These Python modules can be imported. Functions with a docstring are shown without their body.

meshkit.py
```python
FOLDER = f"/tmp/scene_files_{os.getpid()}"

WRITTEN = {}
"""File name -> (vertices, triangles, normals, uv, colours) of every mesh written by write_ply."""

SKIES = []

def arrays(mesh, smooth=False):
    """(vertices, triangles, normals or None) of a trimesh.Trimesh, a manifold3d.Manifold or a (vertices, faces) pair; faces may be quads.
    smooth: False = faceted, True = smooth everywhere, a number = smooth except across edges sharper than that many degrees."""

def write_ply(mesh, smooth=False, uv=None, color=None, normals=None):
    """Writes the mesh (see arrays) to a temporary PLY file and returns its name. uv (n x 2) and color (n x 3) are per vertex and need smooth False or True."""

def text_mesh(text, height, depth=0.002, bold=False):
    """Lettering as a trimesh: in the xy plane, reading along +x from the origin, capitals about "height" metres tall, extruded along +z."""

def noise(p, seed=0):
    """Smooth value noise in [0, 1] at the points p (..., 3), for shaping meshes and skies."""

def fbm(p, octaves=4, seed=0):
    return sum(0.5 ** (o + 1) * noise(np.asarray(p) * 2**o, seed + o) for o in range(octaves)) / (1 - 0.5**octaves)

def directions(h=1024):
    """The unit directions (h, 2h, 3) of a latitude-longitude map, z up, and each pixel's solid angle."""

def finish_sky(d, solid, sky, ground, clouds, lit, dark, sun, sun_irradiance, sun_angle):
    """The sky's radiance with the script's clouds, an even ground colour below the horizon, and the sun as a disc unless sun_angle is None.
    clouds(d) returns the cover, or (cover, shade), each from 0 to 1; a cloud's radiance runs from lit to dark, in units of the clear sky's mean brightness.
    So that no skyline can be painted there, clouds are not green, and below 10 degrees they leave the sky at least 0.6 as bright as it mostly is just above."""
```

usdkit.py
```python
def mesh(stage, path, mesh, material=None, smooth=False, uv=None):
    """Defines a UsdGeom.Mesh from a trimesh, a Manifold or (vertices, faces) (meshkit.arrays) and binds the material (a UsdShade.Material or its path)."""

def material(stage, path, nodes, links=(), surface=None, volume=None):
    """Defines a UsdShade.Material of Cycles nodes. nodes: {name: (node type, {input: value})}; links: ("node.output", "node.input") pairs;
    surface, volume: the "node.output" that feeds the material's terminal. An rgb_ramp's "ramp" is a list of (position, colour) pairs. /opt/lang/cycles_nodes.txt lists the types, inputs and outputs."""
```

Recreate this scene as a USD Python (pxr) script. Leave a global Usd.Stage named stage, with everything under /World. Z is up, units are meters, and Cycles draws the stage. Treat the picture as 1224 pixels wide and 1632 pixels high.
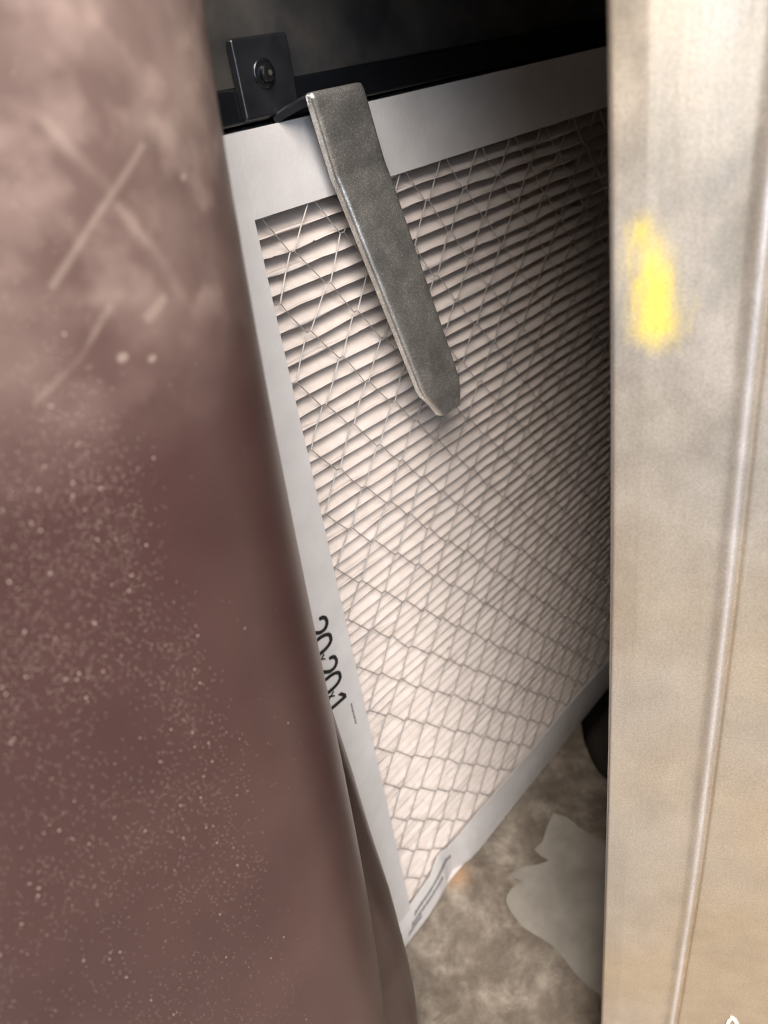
import math, random, numpy as np, trimesh, usdkit, meshkit
from pxr import Usd, UsdGeom, UsdLux, UsdShade, Gf, Sdf, Vt
from shapely.geometry import Polygon

random.seed(3)
stage = Usd.Stage.CreateInMemory()
UsdGeom.SetStageUpAxis(stage, 'Z')
UsdGeom.Xform.Define(stage, '/World')
UsdGeom.Scope.Define(stage, '/World/Looks')

# ---------------------------------------------------------------- camera (x along the filter, y into it, z up)
M = np.array([[0.6716, -0.7268, -0.1441], [-0.4756, -0.2738, -0.8359], [0.5681, 0.6299, -0.5296]])
U_, _, V_ = np.linalg.svd(M); M = U_ @ V_
CAM = np.array([-0.1556, -0.2269, 0.5123]); F = 1174.4
cam = UsdGeom.Camera.Define(stage, '/World/camera')
mm = np.eye(4); mm[0, :3], mm[1, :3], mm[2, :3], mm[3, :3] = M[0], -M[1], -M[2], CAM
cam.AddTransformOp().Set(Gf.Matrix4d(*mm.ravel().tolist()))
cam.CreateFocalLengthAttr(6.5); cam.CreateHorizontalApertureAttr(6.5 * 1224 / F); cam.CreateVerticalApertureAttr(6.5 * 1632 / F)
cam.CreateFStopAttr(2.8); cam.CreateFocusDistanceAttr(0.285); cam.CreateClippingRangeAttr((0.01, 100.0))
cam.CreateExposureAttr(0.42)

# ---------------------------------------------------------------- lamps of the room and an added sheen light
def area_light(name, pos, target, w, h, intensity, color):
    l = UsdLux.RectLight.Define(stage, '/World/' + name)
    l.CreateWidthAttr(w); l.CreateHeightAttr(h); l.CreateIntensityAttr(intensity); l.CreateColorAttr(Gf.Vec3f(*color))
    pos, target = np.array(pos, float), np.array(target, float)
    z = pos - target; z /= np.linalg.norm(z); x = np.cross([0, 0, 1], z); x /= np.linalg.norm(x); y = np.cross(z, x)
    m = np.eye(4); m[0, :3], m[1, :3], m[2, :3], m[3, :3] = x, y, z, pos
    l.AddTransformOp().Set(Gf.Matrix4d(*m.ravel().tolist()))
area_light('ceiling_lamp', (-0.98, -1.35, 2.15), (0.06, 0, 0.26), 1.55, 1.55, 14.8, (1.0, 0.89, 0.80))
area_light('room_light', (-0.85, -1.35, 0.72), (0.0, 0, 0.4), 0.9, 0.9, 3.3, (0.78, 0.87, 1.0))
area_light('room_light_001', (0.55, -1.45, 0.95), (-0.1, -0.1, 0.45), 1.2, 0.9, 0.8, (1.0, 0.92, 0.88))  # added light, gives the top of the brown panel its sheen

def un(px, py, axis=1, val=0.0):                                # where a sight line meets a plane of the place
    r = M.T @ np.array([(px - 612) / F, (py - 816) / F, 1.0])
    return CAM + r * (val - CAM[axis]) / r[axis]

# ---------------------------------------------------------------- helpers
used = {}
def numbered(path):
    if path not in used: used[path] = 0; return path
    used[path] += 1; return f'{path}_{used[path]:03d}'
def data(p, **k):
    for a, b in k.items():
        if b: p.SetCustomDataByKey(a, b)
    return p
def thing(name, label, category, group=None, kind=None):
    return data(UsdGeom.Xform.Define(stage, numbered('/World/' + name)).GetPrim(), label=label, category=category, group=group, kind=kind)
def part(name, mesh, material, parent=None, smooth=30, label=None, mask=None, **k):
    path = numbered((str(parent.GetPath()) if parent else '/World') + '/' + name)
    m = usdkit.mesh(stage, path, mesh, LOOK[material], smooth=smooth)
    for a, b in (mask or {}).items():
        UsdGeom.PrimvarsAPI(m).CreatePrimvar(a, Sdf.ValueTypeNames.FloatArray, 'vertex').Set(Vt.FloatArray.FromNumpy(np.asarray(b, np.float32)))
    return data(m.GetPrim(), label=label, **k)
def grid_faces(n, m):
    i = np.arange(n * m).reshape(n, m)
    q = np.stack([i[:-1, :-1], i[:-1, 1:], i[1:, 1:], i[1:, :-1]], -1).reshape(-1, 4)
    return np.vstack([q[:, [0, 1, 2]], q[:, [0, 2, 3]]])
def sheet(front, offset):
    """A closed sheet of metal or card: a grid of points (n, m, 3) with its back shifted by offset (a vector, or one per point)."""
    n, m = front.shape[:2]; back = front + offset
    v = np.vstack([front.reshape(-1, 3), back.reshape(-1, 3)]); f = grid_faces(n, m); k = n * m
    i = np.arange(k).reshape(n, m); rim = np.concatenate([i[0, :], i[1:, -1], i[-1, -2::-1], i[-2:0:-1, 0]])
    nx = np.roll(rim, -1)
    side = np.vstack([np.c_[rim, nx, nx + k], np.c_[rim, nx + k, rim + k]])
    return v, np.vstack([f, f[:, ::-1] + k, side[:, ::-1]])
def box(a, b):
    a, b = np.minimum(a, b), np.maximum(a, b)
    m = trimesh.creation.box(b - a); m.apply_translation((np.array(a) + b) / 2); return m
def rbox(a, b, r):
    import manifold3d as mf
    a, b = np.minimum(a, b) + r, np.maximum(a, b) - r
    s = mf.Manifold.sphere(r, 16)
    return mf.Manifold.batch_hull([s.translate((x, y, z)) for x in (a[0], b[0]) for y in (a[1], b[1]) for z in (a[2], b[2])])
def interp(pts, x):
    pts = np.array(sorted(pts)); return np.interp(x, pts[:, 0], pts[:, 1])
def smoothcurve(pts, deg=3):
    p = np.array(pts, float); return np.poly1d(np.polyfit(p[:, 0], p[:, 1], deg))

# ---------------------------------------------------------------- materials
LOOK = {}
def look(name, nodes, links, surface='p.BSDF'):
    LOOK[name] = usdkit.material(stage, '/World/Looks/' + name, nodes, links, surface=surface)
POS = {'g': ('geometry', {})}
def noise_mat(name, c1, c2, scale, rough, metallic=0.0, bump=0.0, bscale=None, detail=6, lo=0.35, hi=0.65, spec=0.5, dist=0.001):
    n = {**POS, 'n': ('noise_texture', {'scale': scale, 'detail': detail, 'roughness': 0.6}),
         'r': ('rgb_ramp', {'ramp': [(lo, c1), (hi, c2)]}),
         'p': ('principled_bsdf', {'roughness': rough, 'metallic': metallic, 'specular_ior_level': spec})}
    l = [('g.position', 'n.vector'), ('n.fac', 'r.fac'), ('r.color', 'p.base_color')]
    if bump:
        n['b'] = ('noise_texture', {'scale': bscale or scale * 4, 'detail': 4})
        n['u'] = ('bump', {'strength': bump, 'distance': dist})
        l += [('g.position', 'b.vector'), ('b.fac', 'u.height'), ('u.normal', 'p.normal')]
    look(name, n, l)

noise_mat('card', (0.56, 0.552, 0.552), (0.63, 0.622, 0.622), 45, 0.55, bump=0.35, bscale=700, dist=0.0003)
noise_mat('media', (0.585, 0.535, 0.505), (0.655, 0.605, 0.575), 120, 0.95, bump=0.35, bscale=1300, spec=0.1, dist=0.0003)
noise_mat('wire', (0.32, 0.30, 0.28), (0.46, 0.44, 0.42), 300, 0.5, metallic=0.4)
noise_mat('ink', (0.012, 0.012, 0.012), (0.02, 0.02, 0.02), 100, 0.5)
noise_mat('grey_ink', (0.16, 0.155, 0.16), (0.28, 0.27, 0.28), 500, 0.6)
noise_mat('black_paint', (0.026, 0.027, 0.029), (0.062, 0.058, 0.053), 40, 0.30, bump=0.35, bscale=60, dist=0.0010)  # lightened black: the header panel sheen is put into the colour
noise_mat('black_gloss', (0.004, 0.005, 0.007), (0.007, 0.008, 0.010), 40, 0.22)
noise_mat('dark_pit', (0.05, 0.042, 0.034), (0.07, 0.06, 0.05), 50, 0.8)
noise_mat('bare_floor', (0.25, 0.235, 0.205), (0.33, 0.31, 0.275), 40, 0.6, bump=0.1, bscale=400, dist=0.0004)
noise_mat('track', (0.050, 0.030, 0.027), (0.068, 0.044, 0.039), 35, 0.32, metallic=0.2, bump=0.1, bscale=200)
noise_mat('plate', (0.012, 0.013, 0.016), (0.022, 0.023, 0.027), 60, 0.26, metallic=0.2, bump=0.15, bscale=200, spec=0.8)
noise_mat('screw', (0.05, 0.055, 0.065), (0.10, 0.105, 0.12), 200, 0.25, metallic=0.9)
noise_mat('galvanized_back', (0.55, 0.51, 0.47), (0.62, 0.58, 0.53), 40, 0.45, metallic=0.5)
noise_mat('chalk', (0.80, 0.78, 0.70), (0.85, 0.83, 0.76), 300, 0.7)

# spangled, speckled strap steel
look('strap', {**POS, 'v': ('voronoi_texture', {'scale': 2600}), 'vr': ('rgb_ramp', {'ramp': [(0.0, (0.52, 0.52, 0.50)), (0.7, (0.64, 0.635, 0.605)), (1.0, (0.96, 0.95, 0.90))]}),
               's': ('separate_color', {}), 'n': ('noise_texture', {'scale': 110, 'detail': 5}), 'nr': ('rgb_ramp', {'ramp': [(0.35, (0.75, 0.75, 0.75)), (0.65, (1.15, 1.15, 1.15))]}),
               'x': ('mix', {'mix_type': 'multiply', 'fac': 1.0}), 'b': ('noise_texture', {'scale': 1100, 'detail': 3}), 'u': ('bump', {'strength': 0.35, 'distance': 0.0002}),
               'p': ('principled_bsdf', {'metallic': 0.86, 'roughness': 0.33})},
     [('g.position', 'v.vector'), ('v.color', 's.color'), ('s.r', 'vr.fac'), ('g.position', 'n.vector'), ('n.fac', 'nr.fac'), ('vr.color', 'x.color1'), ('nr.color', 'x.color2'),
      ('x.color', 'p.base_color'), ('g.position', 'b.vector'), ('b.fac', 'u.height'), ('u.normal', 'p.normal')])

# stained floor, with a rust spot by the filter's bent corner
rust = un(728, 1396, 2, 0.0)
look('floor', {**POS, 'n': ('noise_texture', {'scale': 30, 'detail': 10, 'roughness': 0.72, 'distortion': 0.12}),
               'r': ('rgb_ramp', {'ramp': [(0.30, (0.095, 0.078, 0.060)), (0.46, (0.155, 0.13, 0.104)), (0.55, (0.225, 0.195, 0.16)), (0.68, (0.37, 0.33, 0.275))]}),
               'n2': ('noise_texture', {'scale': 170, 'detail': 4}), 'r2': ('rgb_ramp', {'ramp': [(0.66, (0, 0, 0)), (0.82, (0.35, 0.35, 0.35))]}),
               'm': ('mix', {'color2': (0.50, 0.46, 0.40)}),
               'd': ('vector_math', {'math_type': 'distance', 'vector2': tuple(rust)}) , 'dr': ('rgb_ramp', {'ramp': [(0.0, (0.6, 0.6, 0.6)), (0.006, (0.35, 0.35, 0.35)), (0.013, (0, 0, 0))]}),
               'm2': ('mix', {'color2': (0.46, 0.25, 0.10)}),
               'b': ('noise_texture', {'scale': 120, 'detail': 6}), 'u': ('bump', {'strength': 0.5, 'distance': 0.002}),
               'p': ('principled_bsdf', {'roughness': 0.5})},
     [('g.position', 'n.vector'), ('n.fac', 'r.fac'), ('g.position', 'n2.vector'), ('n2.fac', 'r2.fac'), ('r2.color', 'm.fac'), ('r.color', 'm.color1'),
      ('g.position', 'd.vector1'), ('d.value', 'dr.fac'), ('dr.color', 'm2.fac'), ('m.color', 'm2.color1'), ('m2.color', 'p.base_color'),
      ('g.position', 'b.vector'), ('b.fac', 'u.height'), ('u.normal', 'p.normal')])

# brown enamel with dust, scratches, scuffs and a painted sheen at the top (masks are vertex attributes of the panel)
look('brown_enamel', {**POS, 'n': ('noise_texture', {'scale': 28, 'detail': 5}), 'r': ('rgb_ramp', {'ramp': [(0.3, (0.062, 0.032, 0.030)), (0.7, (0.082, 0.045, 0.042))]}),
               'v2': ('voronoi_texture', {'scale': 1150}), 's2': ('separate_color', {}), 'vd2': ('math', {'math_type': 'less_than', 'value2': 0.24}), 'q2': ('math', {'math_type': 'multiply', 'value2': 0.22}), 'th2': ('math', {'math_type': 'less_than'}), 'k2': ('math', {'math_type': 'multiply'}),
               'v': ('voronoi_texture', {'scale': 3000}), 's': ('separate_color', {}),
               'vd': ('math', {'math_type': 'less_than', 'value2': 0.29}), 'th': ('math', {'math_type': 'less_than'}), 'dn': ('attribute', {'attribute': 'dust'}),
               'k1': ('math', {'math_type': 'multiply'}), 'k': ('math', {'math_type': 'maximum'}), 'mk': ('mix', {'color2': (0.66, 0.56, 0.48)}),
               'sc': ('attribute', {'attribute': 'scratch'}), 'sn': ('noise_texture', {'scale': 500, 'detail': 3}), 'sm': ('math', {'math_type': 'multiply'}), 'ms': ('mix', {'color2': (0.48, 0.40, 0.34)}),
               'sf': ('attribute', {'attribute': 'scuff_sheen'}), 'mf': ('mix', {'color2': (0.46, 0.35, 0.31)}),
               'h': ('math', {'math_type': 'multiply', 'value2': 0.6}), 'u': ('bump', {'strength': 0.6, 'distance': 0.0004}),
               'p': ('principled_bsdf', {'roughness': 0.33})},
     [('g.position', 'n.vector'), ('n.fac', 'r.fac'), ('g.position', 'v.vector'), ('v.color', 's.color'), ('v.distance', 'vd.value1'),
      ('s.r', 'th.value1'), ('dn.fac', 'th.value2'), ('vd.value', 'k1.value1'), ('th.value', 'k1.value2'), ('g.position', 'v2.vector'), ('v2.color', 's2.color'), ('v2.distance', 'vd2.value1'), ('dn.fac', 'q2.value1'), ('s2.r', 'th2.value1'), ('q2.value', 'th2.value2'), ('vd2.value', 'k2.value1'), ('th2.value', 'k2.value2'), ('k1.value', 'k.value1'), ('k2.value', 'k.value2'),
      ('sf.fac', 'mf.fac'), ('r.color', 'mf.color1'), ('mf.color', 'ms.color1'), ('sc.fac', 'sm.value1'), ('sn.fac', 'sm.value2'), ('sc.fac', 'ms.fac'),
      ('ms.color', 'mk.color1'), ('k.value', 'mk.fac'), ('mk.color', 'p.base_color'), ('k.value', 'h.value1'), ('h.value', 'u.height'), ('u.normal', 'p.normal')])

# galvanized sheet with a smear of yellow crayon (mask), grey smudges, painted seam highlight and golden reflection
look('galvanized', {**POS, 'n': ('noise_texture', {'scale': 45, 'detail': 5}), 'r': ('rgb_ramp', {'ramp': [(0.3, (0.53, 0.50, 0.455)), (0.7, (0.61, 0.575, 0.525))]}),
               'w': ('noise_texture', {'scale': 6, 'detail': 2}), 'wr': ('rgb_ramp', {'ramp': [(0.35, (1.0, 1.0, 1.0)), (0.60, (1.06, 0.94, 0.76))]}), 'wm': ('mix', {'mix_type': 'multiply', 'fac': 1.0}),  # broad warm blotches put a golden reflection into the metal colour
               'y': ('attribute', {'attribute': 'paint'}), 'my': ('mix', {'color2': (0.86, 0.66, 0.05)}),
               'g2': ('attribute', {'attribute': 'smudge'}), 'mg': ('mix', {'color2': (0.36, 0.34, 0.31)}), 'se': ('attribute', {'attribute': 'seam_highlight'}), 'ws': ('mix', {'color2': (0.86, 0.84, 0.85)}),
               'ym': ('math', {'math_type': 'multiply_add', 'value2': -0.6, 'value3': 0.64}),
               'rr': ('noise_texture', {'scale': 90, 'detail': 4}), 'rq': ('map_range', {'from_min': 0.3, 'from_max': 0.7, 'to_min': 0.34, 'to_max': 0.52}),
               'gr': ('noise_texture', {'scale': 1600, 'detail': 2}), 'gq': ('rgb_ramp', {'ramp': [(0.3, (0.86, 0.86, 0.86)), (0.7, (1.12, 1.12, 1.12))]}), 'gm': ('mix', {'mix_type': 'multiply', 'fac': 1.0}),
               'mp': ('mapping', {'scale': (1.0, 1.0, 0.06)}), 'b': ('noise_texture', {'scale': 700, 'detail': 4}), 'u': ('bump', {'strength': 0.16, 'distance': 0.0004}),
               'p': ('principled_bsdf', {})},
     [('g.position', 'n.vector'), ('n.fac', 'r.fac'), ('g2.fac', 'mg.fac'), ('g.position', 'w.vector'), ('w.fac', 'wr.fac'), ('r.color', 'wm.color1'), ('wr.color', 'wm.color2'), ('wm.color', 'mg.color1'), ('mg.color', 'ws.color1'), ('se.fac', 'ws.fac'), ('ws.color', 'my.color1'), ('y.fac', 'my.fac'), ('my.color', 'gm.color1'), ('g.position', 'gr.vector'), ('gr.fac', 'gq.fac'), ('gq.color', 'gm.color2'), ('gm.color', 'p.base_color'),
      ('y.fac', 'ym.value1'), ('ym.value', 'p.metallic'), ('g.position', 'rr.vector'), ('rr.fac', 'rq.value'), ('rq.result', 'p.roughness'),
      ('g.position', 'mp.vector'), ('mp.vector', 'b.vector'), ('b.fac', 'u.height'), ('u.normal', 'p.normal')])

# ---------------------------------------------------------------- floor
edge = [un(*p, 2, 0)[:2] for p in [(925.7, 1154), (930.7, 1182), (942, 1211), (953, 1229), (967, 1243)]]
hole = Polygon([*edge, edge[-1] + np.array([0.09, -0.02]), (0.44, 0.012), (0.30, 0.012), edge[0] + np.array([0.004, 0.018])])
ground = Polygon([(-0.6, -0.6), (0.8, -0.6), (0.8, 0.4), (-0.6, 0.4)]).difference(hole)
m = trimesh.creation.extrude_polygon(ground, 0.003, engine='earcut'); m.apply_translation([0, 0, -0.003])
floor = part('floor', m, 'floor', smooth=False, kind='structure', label='stained grey brown floor under the filter')
hx0, hy0, hx1, hy1 = hole.bounds
pit = trimesh.util.concatenate([box((hx0 - .02, hy0 - .02, -.10), (hx1 + .02, hy1 + .02, -.095)), box((hx0 - .02, hy0 - .02, -.095), (hx0 - .012, hy1 + .02, -.004)), box((hx1 + .012, hy0 - .02, -.095), (hx1 + .02, hy1 + .02, -.004)),
                                box((hx0 - .012, hy0 - .02, -.095), (hx1 + .012, hy0 - .012, -.004)), box((hx0 - .012, hy1 + .012, -.095), (hx1 + .012, hy1 + .02, -.004))])
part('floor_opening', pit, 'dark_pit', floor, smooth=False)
bare = [(882.6, 1296), (872, 1318), (865, 1341), (852, 1354), (862, 1364), (876, 1372), (858, 1378), (834, 1382), (822, 1388), (812, 1394), (822, 1400), (835, 1405), (824, 1410), (814, 1418), (808, 1428), (807, 1437), (811, 1447), (817, 1457),
        (825, 1468), (834, 1478), (848, 1487), (862, 1495), (876, 1504), (889, 1516), (901, 1531), (913, 1547), (925, 1560), (937, 1571), (951, 1582), (965, 1595), (1010, 1640), (1100, 1560), (1100, 1420), (1010, 1362), (968, 1341), (944, 1332), (924, 1320), (913, 1310), (903, 1303)]
pg = Polygon([un(*p, 2, 0)[:2] for p in bare]).buffer(0.0008).buffer(-0.0008)
part('bare_patch', trimesh.creation.extrude_polygon(pg, 0.0006, engine='earcut'), 'bare_floor', floor, smooth=False)

# ---------------------------------------------------------------- the pleated air filter
L = 0.495; X0, X1 = -0.0185, 0.4765; IX0, IX1 = 0.0101, 0.4480; IZ1, IZ0 = 0.4672, 0.0345
flt = thing('air_filter', 'white card framed pleated air filter with diamond wire mesh, marked 20x20x1', 'air filter')
PITCH = 0.00708
prof = np.array([(0, .0010), (.0004, .0016), (.0006, .0040), (.0003, .0090), (-.0003, .0150), (-.0008, .0165), (-.0014, .0152), (-.0020, .0128), (-.0029, .0096), (-.0040, .0066), (-.0051, .0041), (-.0061, .0023), (-.0068, .0013)])
xs = np.linspace(IX0 - .004, IX1 + .004, 190); nr = int((IZ1 - IZ0 + .026) / PITCH) + 1
rng = np.random.default_rng(5)
rows = []
for k in range(nr):
    z0 = 0.4739 - k * PITCH + rng.normal(0, .00035)
    for q, (dz, dy) in enumerate(prof):
        near = 1 - dy / .016
        wob = (meshkit.noise(np.stack([xs * 38, np.full_like(xs, k * 3.7), xs * 0], -1), 1) - .5) * .0019 * near + (meshkit.noise(np.stack([xs * 120, np.full_like(xs, k * 5.1), xs * 0], -1), 2) - .5) * .0004 * near
        deep = (meshkit.noise(np.stack([xs * 30, np.full_like(xs, k * 2.3), xs * 0 + 7], -1), 3) - .5) * .0014 * near
        rows.append(np.stack([xs, dy + np.abs(deep), z0 + dz + wob], -1))
med = np.array(rows); med = med[(med[:, :, 2].mean(1) < IZ1 + .004) & (med[:, :, 2].mean(1) > IZ0 - .018)]
part('pleated_media', (med.reshape(-1, 3), grid_faces(*med.shape[:2])), 'media', flt, smooth=40)

# expanded metal: hexagon-like cells, strands bent at short bonds
def bar(a, b, w, t, tilt):
    d = b - a; d = d / np.linalg.norm(d); n = np.array([0, -1.0, 0]); s = np.cross(d, n); s /= np.linalg.norm(s)
    c, e = math.cos(tilt), math.sin(tilt); s, n = s * c + n * e, n * c - s * e
    v = [p + s * i * w / 2 + n * j * t / 2 for p in (a - d * .0001, b + d * .0001) for i, j in ((-1, -1), (1, -1), (1, 1), (-1, 1))]
    f = [(0, 1, 5), (0, 5, 4), (1, 2, 6), (1, 6, 5), (2, 3, 7), (2, 7, 6), (3, 0, 4), (3, 4, 7), (0, 2, 1), (0, 3, 2), (4, 5, 6), (4, 6, 7)]
    return np.array(v), np.array(f)
knot, pts, pieces = {}, [], []
for r in range(-1, 30):
    for c in range(-1, 18):
        x = 0.0258 + c * 0.02655 + (0.0 if r % 2 == 0 else -0.0132); z = 0.4522 - r * 0.01582
        knot[r, c] = np.array([x + rng.normal(0, .0004), -.0002 + rng.normal(0, .0002), z + rng.normal(0, .0004)])
HB = np.array([.0011, 0, 0])
def clipseg(a, b):
    t0, t1 = 0.0, 1.0
    for ax, lo, hi in ((0, IX0 - .003, IX1 + .003), (2, IZ0 - .010, IZ1 + .003)):
        d = b[ax] - a[ax]
        if abs(d) < 1e-9:
            if not lo <= a[ax] <= hi: return None
            continue
        u, w = (lo - a[ax]) / d, (hi - a[ax]) / d; t0, t1 = max(t0, min(u, w)), min(t1, max(u, w))
    return (a + (b - a) * t0, a + (b - a) * t1) if t1 - t0 > .02 else None
for (r, c), k in knot.items():
    for a, b, tilt in ((k - HB, k + HB, 0.2), (k + HB, knot.get((r + 1, c + (1 if r % 2 == 0 else 0))), 0.75), (k - HB, knot.get((r + 1, c + (0 if r % 2 == 0 else -1))), -0.55)):
        if b is None: continue
        if tilt > .5: b = b - HB
        elif tilt < 0: b = b + HB
        sg = clipseg(a, b)
        if sg is None: continue
        sag = (sg[0] + sg[1]) / 2 + np.array([rng.normal(0, .0002), .0003, rng.normal(0, .0002)])
        for p, q in ((sg[0], sag), (sag, sg[1])): pieces.append(bar(p, q, (.00047 if abs(tilt) > .3 else .0006) * (1 + rng.normal(0, .1)), .00026, tilt))
vs, fs, at = [], [], 0
for v, f in pieces: vs.append(v); fs.append(f + at); at += len(v)
part('wire_mesh', (np.vstack(vs), np.vstack(fs)), 'wire', flt, smooth=False)

# card frame: each rail a front flange over the mesh, a side wall and a back flange
def rail(front, wall):
    return trimesh.util.concatenate([trimesh.Trimesh(*sheet(front, np.array([0, .0009, 0])), process=False), box(*wall)])
def flange(p00, p01, p10, p11, n=60, m=8, y=-.0014, amp=.0006, seed=0):
    s, t = np.linspace(0, 1, n)[:, None, None], np.linspace(0, 1, m)[None, :, None]
    g = (np.array(p00) * (1 - s) + np.array(p10) * s) * (1 - t) + (np.array(p01) * (1 - s) + np.array(p11) * s) * t
    w = (meshkit.fbm(np.stack([g[..., 0] * 14, g[..., 2] * 14, g[..., 0] * 0 + seed], -1), 3) - .5) * amp
    return np.stack([g[..., 0], y + w, g[..., 2]], -1)
part('frame_rail', rail(flange((IX0 + .0003, 0, L), (IX0 + .0003, 0, IZ1), (X1, 0, L), (X1, 0, IZ1 - .0012), seed=1), ((X0 + .001, 0, L - .0012), (X1 - .001, .019, L - .0003))), 'card', flt, label='wide top rail of the white card frame')
part('frame_rail', rail(flange((IX0, 0, .001), (X0, 0, .001), (IX0, 0, L), (X0, 0, L), y=-.0022, seed=2), ((X0 + .0002, -.0006, .002), (X0 + .0012, .019, L - .002))), 'card', flt, label='left rail with the printed size')
part('frame_rail', rail(flange((X1 + .0003, 0, .001), (IX1, 0, .001), (X1 + .0003, 0, L), (IX1, 0, L), y=-.0022, seed=3), ((X1 - .0012, -.0006, .002), (X1 - .0002, .019, L - .002))), 'card', flt)
inner = [(652, 1446), (668, 1423), (686, 1398), (693, 1378), (698, 1365), (706, 1356), (715, 1350), (735, 1328), (753, 1306), (787, 1267), (821, 1227), (872, 1166), (924, 1104)]
outer = [(644, 1511), (664, 1485), (683, 1460), (701, 1431), (711.5, 1411), (716, 1398), (721, 1388), (749, 1370), (764, 1354), (798, 1311), (830, 1270), (862, 1231), (966, 1100)]
I = np.array([un(*p, 1, -.0014) for p in inner]); O = np.array([un(*p, 2, .0012) for p in outer])
I = np.vstack([[X0 + .001, -.0014, I[0, 2] - .001], I, [0.34, -.0014, IZ0 - .0005], [X1 - .001, -.0014, IZ0]]); O = np.vstack([[X0 + .001, -.004, .0012], O, [0.34, -.0012, .0012], [X1 - .001, -.0012, .0012]])
ss = np.linspace(0, 1, 6)[None, :, None]
bot = O[:, None, :] * (1 - ss) + I[:, None, :] * ss
bot[:, 1:-1, 1] -= .0012 * np.sin(np.pi * ss[0, 1:-1, 0])[None, :] * (1 + .6 * np.sin(np.arange(len(bot)) * 1.7))[:, None]
kk = np.linspace(0, len(bot) - 1, 90); lo = np.clip(kk.astype(int), 0, len(bot) - 2); fr = (kk - lo)[:, None, None]
fr = fr * .5 + .5 * fr * fr * (3 - 2 * fr)
bot = bot[lo] * (1 - fr) + bot[lo + 1] * fr
part('frame_rail', rail(bot[:, ::-1], ((X0 + .001, .001, .0004), (X1 - .001, .019, .0014))), 'card', flt, label='bottom rail, dented near its left corner, with small print')

# printing: size on the left rail, reading downwards, and fine print
def put_text(txt, height, origin, along, up, nrm, bold=False, depth=.00025):
    t = meshkit.text_mesh(txt, height, depth, bold); v = np.array(t.vertices)
    t.vertices = np.array(origin) + v[:, :1] * np.array(along) + v[:, 1:2] * np.array(up) + v[:, 2:] * np.array(nrm); return t
size, zc = [], 0.2945
for ch in '20x20x1':
    big = ch != 'x'; h = .0162 if big else .0066
    t = put_text(ch, h, (0, 0, 0), (0, 0, -1), (1, 0, 0), (0, -1, 0))
    t.vertices[:, 2] *= .92; w = t.bounds[1, 2] - t.bounds[0, 2]; t.apply_translation([-.0165 if big else -.0180, -.00285, zc - t.bounds[1, 2]])
    if not big: t.vertices[:, 0] += .006
    size.append(t); zc -= w + .0005
part('size_lettering', trimesh.util.concatenate(size), 'ink', flt, smooth=False)
fine = []
z = zc - .003
for k in range(7):
    w = .0012 + .0012 * random.random(); fine.append(box((.0012, -.00268, z - w), (.0022, -.0024, z))); z -= w + .0006
part('fine_print', trimesh.util.concatenate(fine), 'grey_ink', flt, smooth=False, label='small grey line of print on the left rail')
fine = []
for row, (t0, s0, s1) in enumerate(((.62, 9, 40), (.42, 8, 27), (.28, 7, 14))):
    s = float(s0)
    while s < s1:
        w = .5 + 1.0 * random.random(); q = []
        for u in (s, s + w):
            for t in (t0, t0 + .10):
                a = bot[int(u)] * (1 - u % 1) + bot[int(u) + 1] * (u % 1); i = t * 5; j = int(i)
                q.append(a[j] * (1 - i % 1) + a[j + 1] * (i % 1) + np.array([0, -.0003, .0001]))
        fine.append(trimesh.Trimesh(*sheet(np.array(q).reshape(2, 2, 3), np.array([0, .0002, 0])), process=False)); s += w + .28
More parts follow.
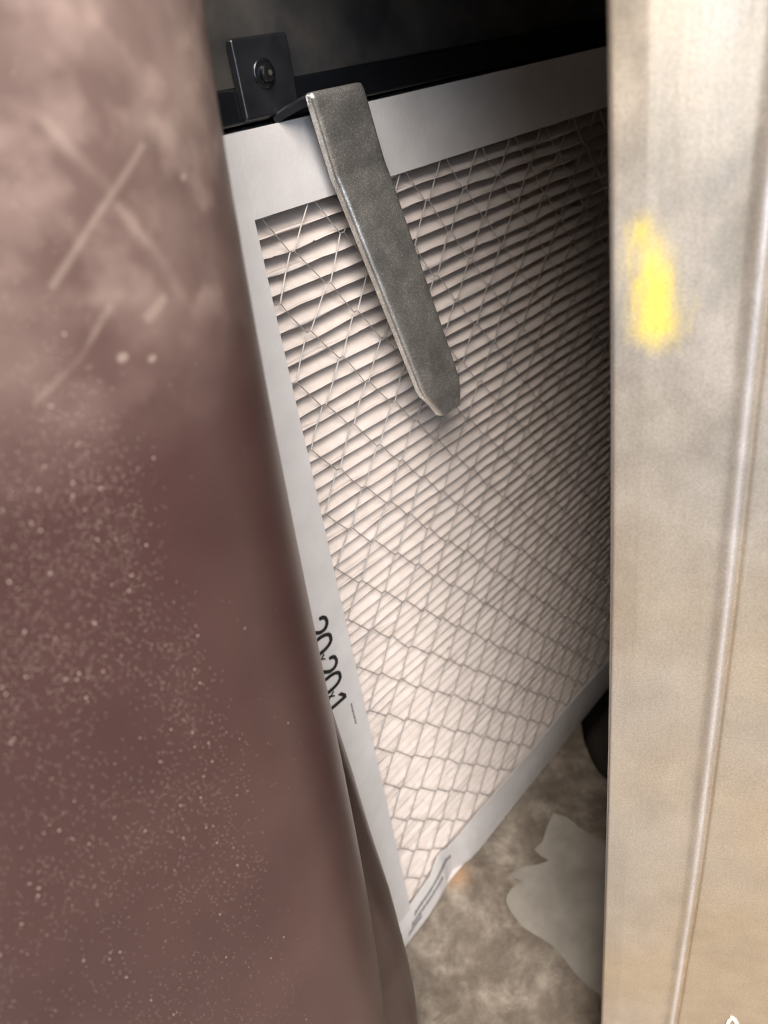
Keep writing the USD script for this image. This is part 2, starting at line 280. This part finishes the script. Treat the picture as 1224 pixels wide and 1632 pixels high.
part('fine_print', trimesh.util.concatenate(fine), 'grey_ink', flt, smooth=False, label='rows of small print on the bottom rail')

# ---------------------------------------------------------------- black header above the filter
hd = thing('cabinet_header', 'black painted steel header of the cabinet above the filter', 'cabinet header')
def slab(y0, y1, z0, z1, x0=-.12, x1=.56): return rbox((x0, y0, z0), (x1, y1, z1), .0008)
part('header_reflection_band', rbox((-.12, .0015, .4965), (.56, .006, .5075), .0012), 'black_gloss', hd)  # darker band stands in for a reflection boundary on the header
zz = np.linspace(.5076, .64, 80); xx = np.linspace(-.12, .56, 200); gx, gz = np.meshgrid(xx, zz)
part('header_panel', sheet(np.stack([gx, .0030 - .0 * gz + (meshkit.fbm(np.stack([gx * 30, gz * 30, gx * 0], -1), 4) - .5) * .0016, gz], -1)[::-1], np.array([0, .003, 0])), 'black_paint', hd)
part('added_shade_plate', slab(-.0950, .0025, .560, .563, .026), 'black_paint', hd)  # unseen plate added to shade the upper right of the filter
part('side_return', box((-.125, -.06, .4965), (-.1205, .006, .64)), 'black_paint', hd, smooth=False)

# ---------------------------------------------------------------- spring clip with its mounting plate and screw
cl = thing('spring_clip', 'grey steel spring clip hanging over the front of the filter', 'clip')
SY = dict(top=-.0138, bend=-.0112, tip=-.0240)
cen = np.array([(.0010, .4980), (-.0030, .4998), (-.0080, .5016), (-.0118, .5026), (-.0134, .5024), (-.0140, .5008), (-.0138, .4980), (-.0124, .4860), (-.0114, .4770), (-.0112, .4745), (-.0118, .4700), (-.0192, .3895), (-.0202, .3760)])
ql, qb, qt = un(495, 150, 1, SY['top']), un(540, 290, 1, SY['bend']), un(680, 630, 1, SY['tip'])
rl, rb, rt = un(580, 132, 1, SY['top']), un(622, 280, 1, SY['bend']), un(737, 600, 1, SY['tip'])
lx = interp([(q[2], q[0]) for q in (qt - (qb - qt) * .16, qt, qb, ql)], cen[:, 1]); lx[:4] = ql[0] - np.array([.0065, .0045, .0018, .0004])
wd = interp([(.37, rt[0] - qt[0]), (qt[2], rt[0] - qt[0]), (qb[2], rb[0] - qb[0]), (ql[2], rl[0] - ql[0])], cen[:, 1])
tp1, tp2 = un(705, 663, 1, SY['tip'] - .001), un(735, 645, 1, SY['tip'] - .001)
tipz = qt[2]; cen[-2] = (SY['tip'], tipz); cen[-1] = (SY['tip'] - .001, (tp1[2] + tp2[2]) / 2)
nt = 40; th = .0022; T = np.sin(np.linspace(-1, 1, nt) * np.pi / 2); T = np.sign(T) * np.abs(T) ** .85
fine_t = np.linspace(0, len(cen) - 1, 110)
def fi(a): return np.interp(fine_t, np.arange(len(cen)), a)
cy, cz, cx, cw = fi(cen[:, 0]), fi(cen[:, 1]), fi(lx), fi(wd)
for _ in range(2):
    for a in (cy, cz, cx): a[1:-8] = (a[:-9] + 2 * a[1:-8] + a[2:-7]) / 4
g = np.zeros((110, nt, 3))
for i in range(110):
    l, r = cx[i], cx[i] + cw[i]
    if cz[i] < tipz and i > 60:                                # chamfered tip
        e = np.clip((tipz - cz[i]) / (tipz - cen[-1, 1]), 0, 1); l += (tp1[0] - qt[0]) * e - (cx[i] - qt[0]) * e; r += (tp2[0] - r) * e
    xrow = l + (r - l) * (T + 1) / 2; zrow = np.full(nt, cz[i])
    if cz[i] < tipz and i > 60: zrow = tipz + e * (tp1[2] + (tp2[2] - tp1[2]) * (T + 1) / 2 - tipz)
    g[i] = np.stack([xrow, np.full(nt, cy[i]), zrow], -1)
ax_ = np.clip((np.abs(T) * .0125 - .0106) / .0019, 0, 1); drop = .0019 * (1 - np.sqrt(1 - .98 * ax_ ** 2))
tan = np.gradient(np.stack([cy, cz], -1), axis=0); tan /= np.linalg.norm(tan, axis=1, keepdims=True)
off = np.stack([np.zeros(110), -tan[:, 1], tan[:, 0]], -1)[:, None, :] * th
g = g + off / th * drop[None, :, None]
ns = int(np.argmax(cy < -.0112))
part('strap', sheet(g[ns:], off[ns:]), 'strap', cl, smooth=35)
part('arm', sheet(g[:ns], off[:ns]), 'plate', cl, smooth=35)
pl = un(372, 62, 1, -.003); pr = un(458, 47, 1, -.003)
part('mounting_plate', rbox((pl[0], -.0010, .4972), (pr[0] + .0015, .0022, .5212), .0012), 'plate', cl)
sp = un(433, 115, 1, -.005)
def disc(r0, r1, y0, y1, n=40):
    m = trimesh.creation.cylinder(radius=1, height=1, sections=n); v = np.array(m.vertices); top = v[:, 2] > 0
    rad = np.where(top, r1, r0); out = np.stack([v[:, 0] * rad, np.where(top, y1, y0), v[:, 1] * rad], -1); return trimesh.Trimesh(out + [sp[0], 0, sp[2]], m.faces[:, ::-1], process=False)
hp = [(.0046, -.0008), (.0046, -.0012), (.0042, -.0018), (.0034, -.0020), (.0030, -.0022), (.0029, -.0030), (.0026, -.0036), (.0019, -.0040), (.0010, -.0042)]
sc = part('screw', trimesh.util.concatenate([disc(hp[q][0], hp[q + 1][0], hp[q][1], hp[q + 1][1]) for q in range(len(hp) - 1)]), 'screw', cl, smooth=60)
part('screw_recess', disc(.0009, .0009, -.0040, -.0043, 6), 'dark_pit', sc, smooth=False)

# ---------------------------------------------------------------- brown cabinet panel, close to the lens
YP, R = -.097, .055
sil = smoothcurve([(0, 320), (214, 357), (225, 362), (402, 382), (523, 410), (697, 440), (900, 478), (985, 500), (1131, 529), (1230, 550), (1384, 575), (1553, 602), (1632, 612)], 4)
edge = []
for py in np.linspace(-40, 1680, 60):
    r = M.T @ np.array([(sil(py) - 612) / F, (py - 816) / F, 1.0]); h = np.hypot(r[0], r[1]); ru = r[:2] / h; nrm = np.array([-ru[1], ru[0]])
    t = (YP + R - CAM[1] - R * nrm[1]) / ru[1]; c = CAM[:2] + ru * t + R * nrm
    edge.append((CAM[2] + t / h * r[2], c[0]))
edge = np.array(sorted(edge)); pe = np.polyfit(edge[:, 0], edge[:, 1], 4)
def edge_x(z):
    zc_ = np.clip(z, edge[0, 0], edge[-1, 0]); return np.polyval(pe, zc_)
zz = np.concatenate([np.linspace(-.0, .15, 40), np.linspace(.1505, .40, 260), np.linspace(.4005, .545, 400), np.linspace(.547, .60, 16)])
flat = np.concatenate([np.linspace(-.42, -.13, 60), np.linspace(-.1295, 0, 300)])     # distance left of where the rounding starts
ang = np.concatenate([np.linspace(0, 1.0, 190)[1:], np.linspace(1.0, np.pi / 2, 10)[1:]])
fl = np.linspace(0, .03, 8)[1:]
dent = lambda x, z: (meshkit.fbm(np.stack([x * 9, z * 9, x * 0 + 2], -1), 3) - .5) * .0022
X = np.zeros((len(zz), len(flat) + len(ang) + len(fl))); Y = X * 0; Z = X * 0 + zz[:, None]
ex = edge_x(zz)[:, None]
X[:, :len(flat)] = ex + flat[None]; Y[:, :len(flat)] = YP
X[:, len(flat):len(flat) + len(ang)] = ex + R * np.sin(ang)[None]; Y[:, len(flat):len(flat) + len(ang)] = YP + R - R * np.cos(ang)[None]
X[:, -len(fl):] = ex + R; Y[:, -len(fl):] = YP + R + fl[None]
fade = np.clip((-(X - ex) - .0) / .03, 0, 1); Y[:, :len(flat)] += (dent(X, Z) * fade)[:, :len(flat)]
front = np.stack([X, Y, Z], -1)
# marks given as points seen on the panel, kept as places (x, z) on it
def on_panel(px, py): q = un(px, py, 1, YP); return q[[0, 2]]
P2 = np.stack([X, Z], -1)
def stroke(pts, width, soft=.5, jitter=.0):
    out = np.zeros(X.shape); pts = [on_panel(*p) for p in pts]
    wav = (meshkit.fbm(np.stack([X * 160, Z * 160, X * 0 + 5], -1), 3) - .5) * jitter
    for a, b in zip(pts[:-1], pts[1:]):
        d = b - a; t = np.clip(((P2 - a) @ d) / (d @ d), 0, 1); q = np.linalg.norm(P2 - (a + t[..., None] * d), axis=-1) + wav
        out = np.maximum(out, np.clip(1 - q / width, 0, 1) ** soft)
    return out
brk = meshkit.fbm(np.stack([X * 110, Z * 110, X * 0], -1), 4)
brk2 = meshkit.fbm(np.stack([X * 40, Z * 40, X * 0 + 9], -1), 5)
scratch = .42 * stroke([(232, 232), (208, 268), (150, 350), (112, 412), (85, 455)], .0011, 1.3, .0004) * np.clip(.5 + brk * .9, 0, 1.2) + .34 * stroke([(75, 195), (115, 240), (175, 300)], .0018, 1.2, .0014) * np.clip(brk * 2.2 - .4, 0, 1) + .30 * stroke([(190, 330), (250, 400), (300, 470)], .0018, 1.2, .0016) * np.clip(brk * 2.4 - .5, 0, 1)
scratch += .30 * stroke([(175, 490), (130, 570), (60, 640)], .0010, 1.2, .0006) * np.clip(brk * 2.0 - .2, 0, 1) + .38 * stroke([(262, 478), (250, 492), (238, 505)], .0016, .8) + .10 * stroke([(20, 490), (120, 470), (330, 478)], .0024, 1, .002) * np.clip(brk * 2.4 - .6, 0, 1)
scratch *= .95; scratch += 0.0 + .24 * stroke([(230, 200), (300, 215), (310, 150)], .0040, 1, .003) * np.clip(brk * 2.2 - .4, 0, 1)
for p in ((140, 587), (193, 571), (241, 573), (308, 283)): scratch += .5 * stroke([p, (p[0] + 5, p[1] - 3)], .0007, .9, .0014)
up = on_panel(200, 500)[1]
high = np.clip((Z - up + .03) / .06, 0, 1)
scuff_sheen = np.clip((brk2 - .42) * 2.6, 0, 1) * .45 * high + .22 * high + np.clip((brk - .48) * 4, 0, 1) * .30 * high + .25 * np.clip(stroke([(330, 20), (345, 300), (372, 460)], .006, 1.0, .004), 0, 1) * np.clip(brk * 2 - .4, 0, 1)  # scuffs, plus an even lightening that paints sheen on the upper panel
cl1 = on_panel(230, 850); cl2 = on_panel(60, 950); cl3 = on_panel(250, 1200)
g_ = lambda c, sx, sz: np.exp(-((X - c[0]) / sx) ** 2 - ((Z - c[1]) / sz) ** 2)
dust = np.clip(.03 + .21 * g_(cl1, .010, .018) + .10 * g_(cl2, .03, .03) + .12 * g_(cl3, .045, .07), 0, .3) * np.clip(brk2 * 2.4 - .5, .15, 1.3) * np.clip((-(X - ex)) / .012, .04, 1)
nb = X.size
pn = thing('furnace_cabinet', 'brown enamelled cabinet side with dust and scratches, left of the filter', 'cabinet')
two = lambda a: np.concatenate([a.ravel(), a.ravel()])
nrmv = np.zeros(front.shape); nrmv[:, :len(flat), 1] = .001
nrmv[:, len(flat):len(flat) + len(ang)] = np.stack([-np.sin(ang), np.cos(ang), 0 * ang], -1)[None] * .001; nrmv[:, -len(fl):, 0] = -.001
part('face', sheet(front[::-1], nrmv[::-1]), 'brown_enamel', pn, smooth=True, mask={'dust': two(dust[::-1]), 'scratch': two(np.clip(scratch, 0, 1)[::-1]), 'scuff_sheen': two(np.clip(scuff_sheen, 0, 1)[::-1])})

# ---------------------------------------------------------------- grey track beside the filter
tp = [(500, 1040), (516, 1085), (531, 1131), (558, 1212), (585, 1300), (616, 1398), (644, 1507), (654, 1560), (662, 1632)]
E = np.array([un(*p, 1, -.046) for p in tp]); E = E[np.argsort(E[:, 2])]
zz = np.linspace(.0005, .50, 90); exx = np.interp(zz, E[:, 2], E[:, 0]); exx[zz > E[-1, 2]] = E[-1, 0]
tr = thing('filter_track', 'bent grey steel track beside the lower left edge of the filter', 'filter track')
ta = np.linspace(-.15, np.pi / 2, 16); u = .026 - .020 * (1 - np.sin(ta)); yy = -.040 + .020 * (1 - np.cos(ta)) - .020; u = np.r_[-.055, u]; yy = np.r_[yy[0], yy]
g = np.zeros((len(zz), len(u), 3)); g[:, :, 0] = exx[:, None] - .026 + u[None]; g[:, :, 1] = yy[None] + (meshkit.noise(np.stack([zz * 14, zz * 0, zz * 0], -1), 4)[:, None] - .5) * .002; g[:, :, 2] = zz[:, None]
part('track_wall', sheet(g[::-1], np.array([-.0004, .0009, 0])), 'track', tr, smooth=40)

# ---------------------------------------------------------------- galvanized post, right
ps = thing('sheet_metal_post', 'shiny galvanized sheet metal post with a smear of yellow, right of the filter', 'post')
pe0 = np.array([.0095, -.14]); dirv = np.array([.5, -.866]); nv = np.array([-.866, -.5])
def on_post(px, py):
    r = M.T @ np.array([(px - 612) / F, (py - 816) / F, 1.0]); t = ((pe0 - CAM[:2]) @ nv) / (r[:2] @ nv); p = CAM + r * t
    return (p[:2] - pe0) @ dirv, p[2]
ed = np.array([on_post(*p)[::-1] for p in [(968, 0), (971, 300), (973.5, 600), (974.5, 850), (971, 1100), (966, 1350), (958, 1632)]]); pe1 = np.polyfit(ed[:, 0], ed[:, 1], 3)
se = np.array([on_post(*p)[::-1] for p in [(1224, 330), (1214, 407), (1190, 686), (1178, 800), (1154, 1004), (1126, 1234), (1100, 1463), (1072, 1632)]]); pe2 = np.polyfit(se[:, 0], se[:, 1], 2)
zz = np.linspace(.0, .66, 700)
def clampz(z, a): return np.clip(z, a[:, 0].min(), a[:, 0].max())
s0, s1 = np.polyval(pe1, clampz(zz, ed)), np.polyval(pe2, clampz(zz, se))
W = np.linspace(0, 1, 70); ridge_w = .0030
S = np.concatenate([s0[:, None] + (s1 - ridge_w - s0)[:, None] * W[None], s1[:, None] + np.linspace(-ridge_w, ridge_w, 26)[None, 1:], s1[:, None] + ridge_w + (np.linspace(0, 1, 50)[None, 1:] ** 1.3) * .10], 1)
Zp = np.repeat(zz[:, None], S.shape[1], 1)
dn = (meshkit.fbm(np.stack([S * 22, Zp * 7, S * 0 + 3], -1), 3) - .5) * .0042 * np.clip((S - s0[:, None]) / .008, 0, 1)
q = (S - s1[:, None]) / ridge_w
st = lambda a: np.clip(a, 0, 1) ** 2 * (3 - 2 * np.clip(a, 0, 1))
dn += np.where(q < -.1, .0009 * st((q + 1.5) / 1.4), .0009 * (1 - st((q + .1) / .55))) - .0012 * np.exp(-((q - .70) / .17) ** 2)
ce = np.clip(1 - (S - s0[:, None]) / .0012, 0, 1); dn -= .0012 * (1 - np.sqrt(np.maximum(1 - ce ** 2, 0)))
G = np.stack([pe0[0] + dirv[0] * S + nv[0] * dn, pe0[1] + dirv[1] * S + nv[1] * dn, Zp], -1)
ya = np.array([on_post(*p) for p in [(1003, 335), (1040, 345), (1065, 400), (1082, 445), (1092, 490), (1088, 530), (1062, 556), (1038, 552), (1006, 540), (998, 440)]])
from shapely import contains_xy, distance, points as spts
yp = Polygon(ya).buffer(-.003).buffer(.006).buffer(-.003); ins = contains_xy(yp, S, Zp)
dd = distance(yp.exterior, spts(S, Zp)); sd = np.where(ins, dd, -dd)
streak = meshkit.fbm(np.stack([S * 900, Zp * 160, S * 0], -1), 4)
pz = np.clip(sd / .0090 + .42 + (streak - .5) * .45, 0, 1)
paint = pz * pz * (3 - 2 * pz) * np.clip(.10 + 1.3 * meshkit.fbm(np.stack([S * 200, Zp * 120, S * 0 + 4], -1), 3), 0, .78)
paint[sd < -.006] = 0
sm = meshkit.fbm(np.stack([S * 120, Zp * 70, S * 0 + 8], -1), 5); c1 = on_post(1130, 260); c2 = on_post(1150, 420)
gs = lambda c, a, b: np.exp(-((S - c[0]) / a) ** 2 - ((Zp - c[1]) / b) ** 2)
smudge = np.clip((sm - .42) * 3, 0, 1) * (.08 + .42 * gs(c1, .010, .013) + .3 * gs(c2, .006, .02)) + np.clip((sm - .5) * 3, 0, 1) * .05
smudge += .35 * np.exp(-((q + 1.1) / .55) ** 2) * np.clip(sm * 2 - .4, 0, 1)
part('unseen_return_wall', box((.021, -.1385, .0), (.56, -.1365, .66)), 'galvanized_back', ps, smooth=False)  # unseen wall added behind the post to shade the filter's right side
part('post_face', sheet(G, np.array([-nv[0], -nv[1], 0]) * .001), 'galvanized', ps, smooth=True, mask={'paint': two(paint), 'smudge': two(np.clip(smudge, 0, .7)), 'seam_highlight': two(.85 * np.exp(-((q + .15) / .30) ** 2) * np.clip(.35 + 1.2 * sm, 0, 1))})  # pale mask paints a highlight along the seam fold
# white marker stroke, an arched peak at the lower right
arc = [(1152, 1665), (1157, 1640), (1162, 1628), (1167, 1623), (1172, 1628), (1177, 1638), (1184, 1665)]
pa = [on_post(*p) for p in arc]; mk = []
lift = .0005
def post_pt(s, z, l): 
    dnv = np.interp(s, S[np.argmin(abs(zz - z))], dn[np.argmin(abs(zz - z))]); return np.array([*(pe0 + dirv * s + nv * (dnv + l)), z])
for a, b in zip(pa[:-1], pa[1:]):
    A, B = post_pt(*a, lift), post_pt(*b, lift); d = B - A; sd_ = np.cross(d / np.linalg.norm(d), [*nv, 0]) * .0008; d = d / np.linalg.norm(d) * .0003
    mk.append(trimesh.Trimesh(*sheet(np.array([[A - d - sd_, B + d - sd_], [A - d + sd_, B + d + sd_]]), -np.array([*nv, 0]) * .0006), process=False))
part('marker_stroke', trimesh.util.concatenate(mk), 'chalk', ps, smooth=False, label='white marker stroke low on the post')
